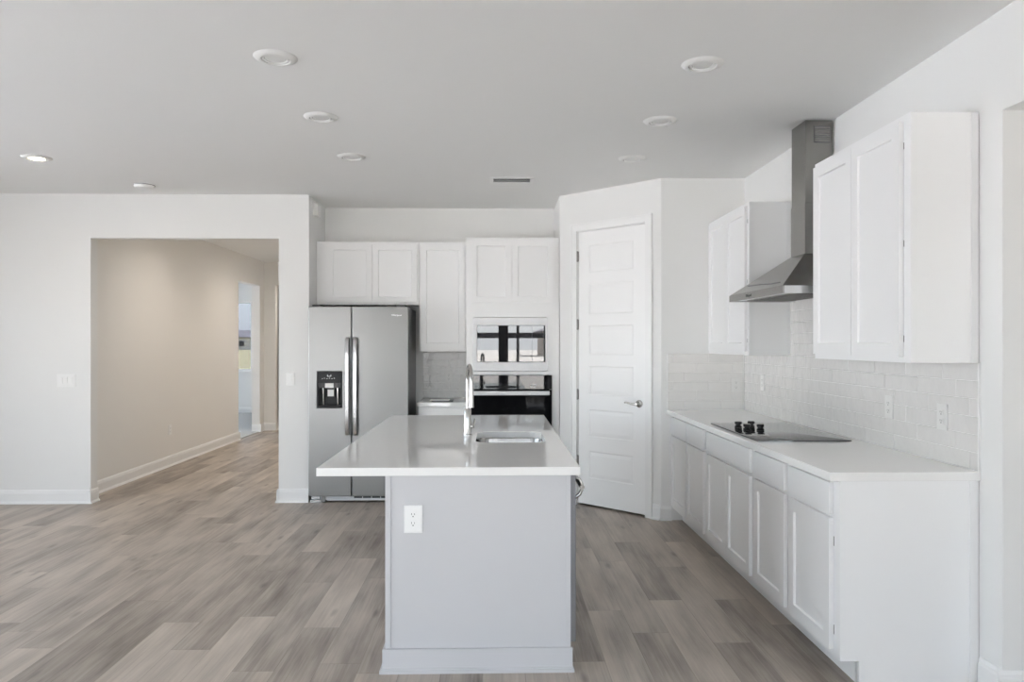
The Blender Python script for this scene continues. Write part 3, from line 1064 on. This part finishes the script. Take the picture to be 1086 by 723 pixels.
t = thing('base_cabinet', (-0.48, 7.15, 0), 'small white base cabinet between refrigerator and oven, mostly hidden by the island', 'cabinet')
link('carcass', box(-0.700, -0.258, 6.870, YB - 0.003, 0.105, 0.868), CAB, t)
link('drawer', box(-0.688, -0.270, 6.848, 6.869, 0.716, 0.853), CAB, t, bevel=0.003)
link('door', door_Y(-0.688, -0.270, 6.848, 0.135, 0.700), CAB, t)
link('toe_kick', box(-0.700, -0.258, 6.95, 6.966, 0, 0.105), CAB, t)
top = link('countertop', box(-0.708, -0.2565, 6.834, YB - 0.001, 0.8685, 0.905), QUARTZ, loc=(-0.48, 7.14, 0.8685), bevel=0.0025)
tag(top, 'short white quartz countertop between refrigerator and oven', 'countertop')
t = thing('backsplash', (-0.48, YB, Z0), 'glossy white tile backsplash between refrigerator and oven', 'backsplash')
putB = lambda u, z, d: (u, YB - d, z)
link('tile_field', tiles(-0.712, -0.262, Z0, 6, [0.05, 0.15, 0.25], 0.30, TH, putB), TILEW, t)
link('grout', box(-0.713, -0.261, YB - 0.0045, YB - 0.0005, 0.9055, Z0 + 6 * TH), GROUT, t)

# papers left on the short counter
t = thing('manual_packet', (-0.50, 7.0, 0.905), 'flat packet of appliance booklets lying on the short counter', 'booklet')
link('booklet', box(-0.585, -0.385, 6.93, 7.10, 0.9055, 0.915), DARK, t, bevel=0.001)
link('booklet', box(-0.60, -0.42, 6.91, 7.06, 0.9152, 0.921), PAPER, t, bevel=0.001)

# refrigerator
t = thing('refrigerator', (-1.225, 7.08, 0), 'stainless side by side refrigerator with water dispenser left of the oven', 'refrigerator')
FX0, FX1, FY = -1.680, -0.778, 6.745
link('body', box(FX0 + 0.004, FX1 - 0.004, 6.835, 7.43, 0.045, 1.775), GREYSIDE, t, bevel=0.004)
fs = -1.291      # split
DX0, DX1, DZ0, DZ1 = -1.604, -1.378, 0.866, 1.194


def fdoor(x0, x1, rect=None):
    w_, h_ = x1 - x0, 1.785 - 0.062
    if rect:
        bm = panel_face(w_, h_, 0.085, [rect], [(0.0005, 0.058)])
    else:
        bm = box(0, w_, 0, 0.085, 0, h_)
    return xf(bm, Matrix.Translation((x0, FY, 0.062)))


dl = link('door', fdoor(FX0, fs - 0.003, (DX0 - FX0, DX1 - FX0, DZ0 - 0.062, DZ1 - 0.062)), STEEL, t, bevel=0.006)
dr = link('door', fdoor(fs + 0.004, FX1), STEEL, t, bevel=0.006)
link('gasket', box(FX0 + 0.01, FX1 - 0.01, 6.829, 6.836, 0.07, 1.77), DARK, t)
for d, x in ((dl, -1.326), (dr, -1.254)):
    bm = bmesh.new()
    sec = lambda z, y: [(x - 0.019, y + 0.004, z), (x - 0.015, y - 0.003, z), (x, y - 0.006, z), (x + 0.015, y - 0.003, z), (x + 0.019, y + 0.004, z), (x + 0.016, y + 0.016, z), (x - 0.016, y + 0.016, z)]
    zz = [(0.615, 6.731), (0.63, 6.712), (0.66, 6.700), (0.80, 6.692), (1.06, 6.688), (1.32, 6.692), (1.46, 6.700), (1.49, 6.712), (1.505, 6.731)]
    loft(bm, [sec(z, y) for z, y in zz])
    hd = link('handle', bm, HANDLE, d, smooth=True)
    hd['label'] = 'bright bar handle'
text('logo', 'Whirlpool', 0.022, LOGO, Matrix.Translation((-0.885, FY - 0.0006, 1.705)) @ Matrix.Rotation(R(90), 4, 'X'), dr)
# dispenser in the left door
bm = bmesh.new()
bx(bm, DX0 + 0.001, DX1 - 0.001, FY - 0.003, FY + 0.055, 1.092, DZ1 - 0.001)
bx(bm, DX0 + 0.001, DX1 - 0.001, FY + 0.050, FY + 0.057, DZ0 + 0.001, 1.092)
bx(bm, DX0 + 0.001, DX0 + 0.012, FY - 0.003, FY + 0.050, DZ0 + 0.001, 1.092)
bx(bm, DX1 - 0.012, DX1 - 0.001, FY - 0.003, FY + 0.050, DZ0 + 0.001, 1.092)
bx(bm, DX0 + 0.012, DX1 - 0.012, FY - 0.003, FY + 0.050, DZ0 + 0.001, DZ0 + 0.020)
ds = link('dispenser', bm, BLACK, dl, bevel=0.001)
ds['label'] = 'black ice and water dispenser'
link('dispenser_band', box(DX0 + 0.012, DX1 - 0.012, FY + 0.004, FY + 0.049, 1.045, 1.0915), DARK, dl)
for x in (-1.552, -1.420):
    bm = bmesh.new()
    tube(bm, [(x, FY + 0.022, 1.045), (x, FY + 0.024, 0.96), (x, FY + 0.030, 0.895)], [0.010, 0.007, 0.006], 10)
    link('paddle', bm, NICKEL, dl, smooth=True)
link('nozzle_block', box(-1.512, -1.452, FY + 0.012, FY + 0.049, 0.965, 1.045), DARK, dl)
for x0, x1, z0, z1, y in ((-1.532, -1.455, 1.047, 1.089, FY + 0.0032), (-1.510, -1.455, 0.970, 1.030, FY + 0.0112)):
    k = link('sticker', box(x0, x1, y, y + 0.0007, z0, z1), PAPER, dl)
    k['label'] = 'white sticker'
bm = bmesh.new()
for k, x in enumerate((-1.555, -1.535, -1.512, -1.490, -1.468, -1.447)):
    bx(bm, x - 0.004, x + 0.004, FY - 0.0036, FY - 0.003, 1.128 + 0.004 * (k % 2), 1.132 + 0.004 * (k % 2))
bx(bm, -1.510, -1.506, FY - 0.0036, FY - 0.003, 1.150, 1.166)
bx(bm, -1.480, -1.476, FY - 0.0036, FY - 0.003, 1.150, 1.166)
bx(bm, -1.506, -1.480, FY - 0.0036, FY - 0.003, 1.150, 1.153)
link('control_icon', bm, LOGO, dl)
# base grille, feet, bracket
bm = box(FX0 + 0.02, FX1 - 0.01, 6.800, 6.83, 0.022, 0.060)
bx(bm, FX0 + 0.16, FX1 - 0.01, 6.785, 6.80, 0.018, 0.034)
link('base_grille', bm, SILVERF, t)
bm = bmesh.new()
for k in range(6):
    x = -1.28 + k * 0.082
    bx(bm, x, x + 0.074, 6.797, 6.803, 0.037, 0.057)
link('grille_slot', bm, SLOT, t)
for x in (FX0 + 0.008, FX1 - 0.10):
    bm = box(x, x + 0.10, 6.770, 6.800, 0.0, 0.028)
    bx(bm, x + 0.01, x + 0.085, 6.775, 6.82, 0.034, 0.058)
    link('foot', bm, HANDLE, t, bevel=0.002)
link('roller', box(FX0 + 0.11, FX0 + 0.14, 6.780, 6.83, 0.006, 0.058), BRONZE, t)
for x in (FX0 + 0.03, FX1 - 0.11):
    link('top_hinge', box(x, x + 0.08, 6.76, 6.90, 1.7855, 1.800), DARK, t)

# ------------------------------------------------------------------ island
t = thing('kitchen_island', (-0.07, 4.44, 0), 'white panelled kitchen island base in the middle of the kitchen', 'island')
IX0, IX1, IY0, IY1 = -0.478, 0.339, 3.278, 5.600
bm = bmesh.new()
bx(bm, IX0, IX1, IY0 + 0.003, IY0 + 0.022, 0, 0.868)
link('end_panel', bm, ISL, t)
link('back_panel', box(IX0, IX0 + 0.02, IY0 + 0.022, IY1, 0, 0.868), ISL, t)
link('corner_trim', box(IX0 - 0.002, IX0 + 0.022, IY0 - 0.002, IY0 + 0.003, 0.104, 0.868), ISL, t, bevel=0.001)
link('corner_trim', box(IX1 - 0.018, IX1 + 0.001, IY0 - 0.002, IY0 + 0.003, 0.104, 0.868), ISL, t, bevel=0.001)
bm = bmesh.new()
def ibase(bm, x0, x1, y0, y1):
    for o, z0, z1 in ((0.012, 0.0, 0.104), (0.024, 0.0, 0.014), (0.018, 0.014, 0.020)):
        bx(bm, x0 - o, x1 + o * 0.6, y0 - o, y0, z0, z1)
        bx(bm, x0 - o, x0, y0, y1, z0, z1)
ibase(bm, IX0 - 0.001, IX1 + 0.001, IY0, IY1)
link('baseboard', bm, ISL, t)
bm = bmesh.new()      # hollow cabinet box behind the end panel, dishwasher bay left open
bx(bm, IX0 + 0.02, -0.25, IY0 + 0.022, IY1, 0.0, 0.868)
bx(bm, -0.25, IX1 - 0.022, 3.935, 3.953, 0.105, 0.868)
bx(bm, -0.25, IX1 - 0.022, IY1 - 0.018, IY1, 0.0, 0.868)
bx(bm, -0.25, IX1 - 0.022, 3.953, IY1 - 0.018, 0.105, 0.123)
bx(bm, -0.25, IX1 - 0.09, 3.953, IY1 - 0.018, 0.0, 0.105)
bx(bm, -0.25, IX1 - 0.022, 4.80, 4.818, 0.123, 0.868)
link('carcass', bm, CAB, t)
link('door', door_PX(IX1, 3.945, 4.366, 0.135, 0.853), CAB, t)
link('door', door_PX(IX1, 4.370, 4.800, 0.135, 0.853), CAB, t)
link('door', door_PX(IX1, 4.815, 5.585, 0.135, 0.700), CAB, t)
link('drawer', box(IX1 - 0.02, IX1, 4.815, 5.585, 0.716, 0.853), CAB, t, bevel=0.003)

# countertop with the sink cut-out
TX0, TX1, TY0, TY1 = -0.778, 0.380, 3.256, 5.636
KX0, KX1, KY0, KY1 = -0.103, 0.288, 4.072, 4.566
bm = bmesh.new()
hole = rrect(KX0, KX1, KY0, KY1, 0.075, 8)
outer = [(TX0, TY0), (TX1, TY0), (TX1, TY1), (TX0, TY1)]
lay = []
for z in (0.8685, 0.905):
    ho = [bm.verts.new((x, y, z)) for x, y in hole]
    ou = [bm.verts.new((x, y, z)) for x, y in outer]
    n = len(ho) // 4
    for q in range(4):          # hole corners: +x+y, -x+y, -x-y, +x-y  -> outer 2,3,0,1
        oc = ou[(2 + q) % 4]
        on = ou[(3 + q) % 4]
        seg = ho[q * n:(q + 1) * n]
        for a, b in zip(seg, seg[1:]):
            bm.faces.new((oc, a, b))
        bm.faces.new((oc, seg[-1], ho[((q + 1) * n) % len(ho)], on))
    lay.append((ho, ou))
for L_ in (0, 1):
    a, b = lay[0][L_], lay[1][L_]
    for i in range(len(a)):
        bm.faces.new((a[i], a[(i + 1) % len(a)], b[(i + 1) % len(a)], b[i]))
top = link('countertop', bm, QUARTZ, loc=(-0.2, 4.44, 0.8685), bevel=0.002)
tag(top, 'large glossy white quartz island countertop with a sink cut out', 'countertop')

t = thing('sink', (0.093, 4.32, 0.67), 'stainless undermount sink in the island countertop', 'sink')
bm = bmesh.new()
lo = []
for i, z, r in ((-0.02, 0.8678, 0.09), (-0.002, 0.8678, 0.077), (0.0, 0.862, 0.075), (0.004, 0.72, 0.075), (0.012, 0.695, 0.07), (0.035, 0.683, 0.055), (0.10, 0.680, 0.03)):
    lo.append([(x, y, z) for x, y in rrect(KX0 + i, KX1 - i, KY0 + i, KY1 - i, r, 8)])
loft(bm, lo, cap=False)
bm.faces.new([v for v in bm.verts if abs(v.co.z - 0.680) < 1e-5])
link('basin', bm, STEELS, t, smooth=True)
link('drain', lathe(bmesh.new(), [(0.0, 0.681), (0.043, 0.681), (0.043, 0.684), (0.034, 0.684), (0.030, 0.6815), (0, 0.6815)], (0.093, 4.32, 0), 'Z', 28), CHROME, t, smooth=True)

t = thing('faucet', (-0.158, 4.416, 0.905), 'brushed nickel gooseneck faucet standing on the island beside the sink', 'faucet')
fx, fy = -0.158, 4.416
bm = bmesh.new()
lathe(bm, [(0, 0.9055), (0.029, 0.9055), (0.029, 0.911), (0.0245, 0.914), (0.0235, 0.93), (0.0225, 1.055), (0.019, 1.062), (0, 1.062)], (fx, fy, 0), 'Z', 24)
link('body', bm, CHROME, t, smooth=True)
bm = bmesh.new()
ux, uy = 0.028, -0.172
path = [(fx, fy, 1.06), (fx, fy, 1.20), (fx, fy, 1.232)]
for k in range(1, 13):
    a = math.pi * k / 12
    s = (1 - math.cos(a)) / 2
    path.append((fx + ux * s, fy + uy * s, 1.232 + 0.088 * math.sin(a)))
path += [(fx + ux, fy + uy, 1.215)]
tube(bm, path, 0.0112, 14)
link('spout', bm, CHROME, t, smooth=True)
bm = bmesh.new()
lathe(bm, [(0, 1.218), (0.0125, 1.218), (0.0133, 1.20), (0.0133, 1.12), (0.0142, 1.095), (0.0142, 1.082), (0, 1.082)], (fx + ux, fy + uy, 0), 'Z', 18)
link('spray_head', bm, CHROME, t, smooth=True)
bm = bmesh.new()
tube(bm, [(fx + 0.015, fy, 0.955), (fx + 0.037, fy - 0.006, 0.957)], 0.013, 12)
tube(bm, [(fx + 0.036, fy - 0.006, 0.957), (fx + 0.040, fy + 0.05, 0.975), (fx + 0.040, fy + 0.09, 0.99)], [0.007, 0.006, 0.005], 10)
link('lever', bm, CHROME, t, smooth=True)

t = thing('dishwasher', (0.07, 3.62, 0), 'grey steel dishwasher built into the right side of the island', 'dishwasher')
link('body', box(-0.24, 0.335, 3.312, 3.925, 0.03, 0.860), DARK, t)
dd = link('door', box(0.3355, 0.366, 3.304, 3.928, 0.115, 0.863), DWSTEEL, t, bevel=0.003)
link('kick_plate', box(0.27, 0.285, 3.312, 3.925, 0.0, 0.113), DARK, t)
bm = bmesh.new()
for y in (3.345, 3.885):
    tube(bm, [(0.364, y, 0.842), (0.385, y, 0.835), (0.397, y, 0.812), (0.398, y, 0.790), (0.388, y, 0.768), (0.366, y, 0.752)], 0.008, 10)
tube(bm, [(0.398, 3.335, 0.800), (0.398, 3.895, 0.800)], 0.011, 12)
hd = link('handle', bm, STEELH, dd, smooth=True)
hd['label'] = 'steel bar handle on curved ends'
for x in (-0.2, 0.24):
    for y in (3.36, 3.88):
        link('foot', box(x - 0.015, x + 0.015, y - 0.015, y + 0.015, 0, 0.031), DARK, t)

# ------------------------------------------------------------------ outlets and switches
def plate(name, label, M, w_, h_, devices, cat, WHITEP=WHITEP):
    """local: x right, z up, front -y; origin on the wall at the plate's centre"""
    o = bpy.data.objects.new(name, None)
    C.objects.link(o)
    o.matrix_world = M
    ORI[o.name] = Vector(M.translation)
    tag(o, label, cat)
    pl = panel_face(w_, h_, 0.0055, [(0.004, w_ - 0.004, 0.004, h_ - 0.004)], [(0.002, -0.0012)])
    link('plate', xf(pl, Matrix.Translation((-w_ / 2, -0.0062, -h_ / 2))), WHITEP, o, local=True)
    for k, x in devices:
        if k == 'rocker':
            bm = box(x - 0.0165, x + 0.0165, -0.0092, -0.007, -0.033, 0.033)
            link('switch_frame', bm, WHITEP, o, local=True)
            bm = bmesh.new()
            loft(bm, [[(x - 0.0145, -0.009, -0.030), (x + 0.0145, -0.009, -0.030), (x + 0.0145, -0.009, 0.030), (x - 0.0145, -0.009, 0.030)],
                      [(x - 0.0145, -0.0105, -0.030), (x + 0.0145, -0.0105, -0.030), (x + 0.0145, -0.0145, 0.030), (x - 0.0145, -0.0145, 0.030)]])
            link('rocker', bm, WHITEP, o, local=True)
        else:
            for s in (1, -1):
                z = s * 0.0195
                bm = bmesh.new()
                pts = rrect(x - 0.017, x + 0.017, z - 0.0145, z + 0.0145, 0.009, 4)
                loft(bm, [[(p, -0.0068, q) for p, q in pts], [(p, -0.0092, q) for p, q in pts]])
                r = link('receptacle', bm, WHITEP, o, local=True)
                bm = bmesh.new()
                bx(bm, x - 0.0075, x - 0.0055, -0.0097, -0.009, z - 0.001, z + 0.0075)
                bx(bm, x + 0.0055, x + 0.0075, -0.0097, -0.009, z - 0.001, z + 0.0065)
                lathe(bm, [(0, -0.0097), (0.0028, -0.0097), (0.0028, -0.009), (0, -0.009)], (x, 0, z - 0.0075), 'Y', 10)
                link('slot', bm, SLOT, r, local=True)
    return o


facing = lambda x, y, z, a: Matrix.Translation((x, y, z)) @ Matrix.Rotation(R(a), 4, 'Z')
plate('light_switch', 'white three rocker light switch on the wall left of the hall opening', facing(-3.872, YL, 1.113, 0), 0.164, 0.118, [('rocker', -0.046), ('rocker', 0), ('rocker', 0.046)], 'switch')
plate('light_switch', 'white single rocker light switch between hall opening and refrigerator', facing(-1.858, YL, 1.124, 0), 0.074, 0.118, [('rocker', 0)], 'switch')
plate('electrical_outlet', 'white duplex outlet on the front panel of the island', facing(-0.357, IY0 + 0.003, 0.675, 0), 0.080, 0.122, [('outlet', 0)], 'outlet')
plate('electrical_outlet', 'white outlet low on the long hall wall', facing(XH, 8.84, 0.43, 90), 0.072, 0.118, [('outlet', 0)], 'outlet')
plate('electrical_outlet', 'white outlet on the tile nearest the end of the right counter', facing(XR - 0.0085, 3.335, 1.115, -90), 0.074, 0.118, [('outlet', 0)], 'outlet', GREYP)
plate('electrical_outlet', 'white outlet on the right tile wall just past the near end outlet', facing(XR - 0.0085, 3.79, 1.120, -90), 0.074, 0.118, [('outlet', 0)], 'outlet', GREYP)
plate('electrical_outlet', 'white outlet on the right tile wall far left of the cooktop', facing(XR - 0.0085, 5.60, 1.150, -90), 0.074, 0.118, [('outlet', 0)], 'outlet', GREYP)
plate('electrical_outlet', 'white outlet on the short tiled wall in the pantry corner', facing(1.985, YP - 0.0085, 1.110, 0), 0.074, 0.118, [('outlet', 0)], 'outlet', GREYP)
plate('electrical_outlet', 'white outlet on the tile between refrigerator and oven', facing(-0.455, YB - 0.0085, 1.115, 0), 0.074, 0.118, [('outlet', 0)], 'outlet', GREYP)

t = thing('door_chime', (-1.69, 7.01, 2.645), 'small white door chime box high on the alcove side wall', 'door chime')
link('cover', box(-1.6895, -1.643, 6.945, 7.075, 2.645, 2.752), WHITEP, t, bevel=0.004)
link('bracket', box(-1.6895, -1.672, 6.965, 7.055, 2.752, 2.775), WHITEP, t, bevel=0.002)

# ------------------------------------------------------------------ ceiling fittings
def downlight(x, y, label, lit=False, group='kitchen downlights'):
    t = thing('downlight', (x, y, CE), label, 'ceiling light', group)
    link('trim_ring', lathe(bmesh.new(), [(0.066, CE), (0.066, CE - 0.011), (0.069, CE - 0.0135), (0.076, CE - 0.0135), (0.098, CE - 0.004), (0.102, CE)], (x, y, 0), 'Z', 40), LAMPLENS, t, smooth=True)
    link('gimbal_ring', lathe(bmesh.new(), [(0.050, CE), (0.050, CE - 0.008), (0.052, CE - 0.010), (0.060, CE - 0.010), (0.0625, CE - 0.008), (0.0625, CE)], (x, y, 0), 'Z', 36), CEIL, t, smooth=True)
    lens = link('lens', lathe(bmesh.new(), [(0, CE), (0.0475, CE), (0.0475, CE - 0.007), (0.030, CE - 0.009), (0, CE - 0.0095)], (x, y, 0), 'Z', 32), LAMPLIT if lit else LAMPLENS, t, smooth=True)
    if lit:
        lens['label'] = 'glowing warm white lens'
        d = bpy.data.lights.new('downlight_lamp', 'SPOT')
        d.energy = lit
        d.color = (1.0, 0.91, 0.81)
        d.spot_size = R(172)
        d.spot_blend = 0.9
        d.shadow_soft_size = 0.045
        o = bpy.data.objects.new('downlight_lamp', d)
        C.objects.link(o)
        o.location = (x, y, CE - 0.035)
    return t


for x, ys, side in ((-1.036, (3.537, 4.458, 5.399), 'left'), (1.012, (3.570, 4.484, 5.404), 'right')):
    for y, wh in zip(ys, ('nearest the camera', 'in the middle', 'farthest from the camera')):
        downlight(x, y, 'unlit white recessed downlight %s in the %s row of three' % (wh, side))
downlight(-3.335, 5.482, 'glowing warm recessed downlight on the ceiling at far left', lit=5, group='living room lights')
for y, wh in ((8.3, 'near'), (10.6, 'far')):
    downlight(-2.75, y, 'lit recessed downlight on the hall ceiling, %s one' % wh, lit=10, group='hall downlights')

downlight(-3.1, 13.2, 'unseen downlight added to brighten the room beyond the hall end', lit=16, group='hall downlights')  # added lamp, out of view, lifts the dark room past the hall

t = thing('smoke_detector', (-2.991, 6.406, CE), 'flat white smoke detector on the ceiling above the hall opening', 'smoke detector')
link('body', lathe(bmesh.new(), [(0, CE), (0.082, CE), (0.082, CE - 0.012), (0.078, CE - 0.024), (0.066, CE - 0.030), (0, CE - 0.031)], (-2.991, 6.406, 0), 'Z', 36), WHITEP, t, smooth=True)
link('vent_band', lathe(bmesh.new(), [(0.0825, CE - 0.003), (0.0835, CE - 0.003), (0.0835, CE - 0.007), (0.0825, CE - 0.007)], (-2.991, 6.406, 0), 'Z', 36), DARK, t)

t = thing('ceiling_vent', (0.146, 6.14, CE), 'white louvred air vent in the ceiling before the microwave cabinet', 'vent')
vx0, vx1, vy0, vy1 = -0.035, 0.328, 6.030, 6.245
bm = bmesh.new()
bx(bm, vx0, vx1, vy0, vy0 + 0.03, CE - 0.007, CE)
bx(bm, vx0, vx1, vy1 - 0.03, vy1, CE - 0.007, CE)
bx(bm, vx0, vx0 + 0.03, vy0 + 0.03, vy1 - 0.03, CE - 0.007, CE)
bx(bm, vx1 - 0.03, vx1, vy0 + 0.03, vy1 - 0.03, CE - 0.007, CE)
link('frame', bm, WHITEP, t, bevel=0.002)
link('duct_shade', box(vx0 + 0.03, vx1 - 0.03, vy0 + 0.03, vy1 - 0.03, CE - 0.001, CE), VENTGAP, t)  # flat dark sheet painted as the shade inside the duct
for k in range(3):
    y = vy0 + 0.055 + k * 0.052
    bm = box(vx0 + 0.03, vx1 - 0.03, -0.007, 0.007, -0.0008, 0.0008)
    xf(bm, Matrix.Translation((0, y, CE - 0.0045)) @ Matrix.Rotation(R(25), 4, 'X'))
    link('louvre', bm, WHITEP, t)
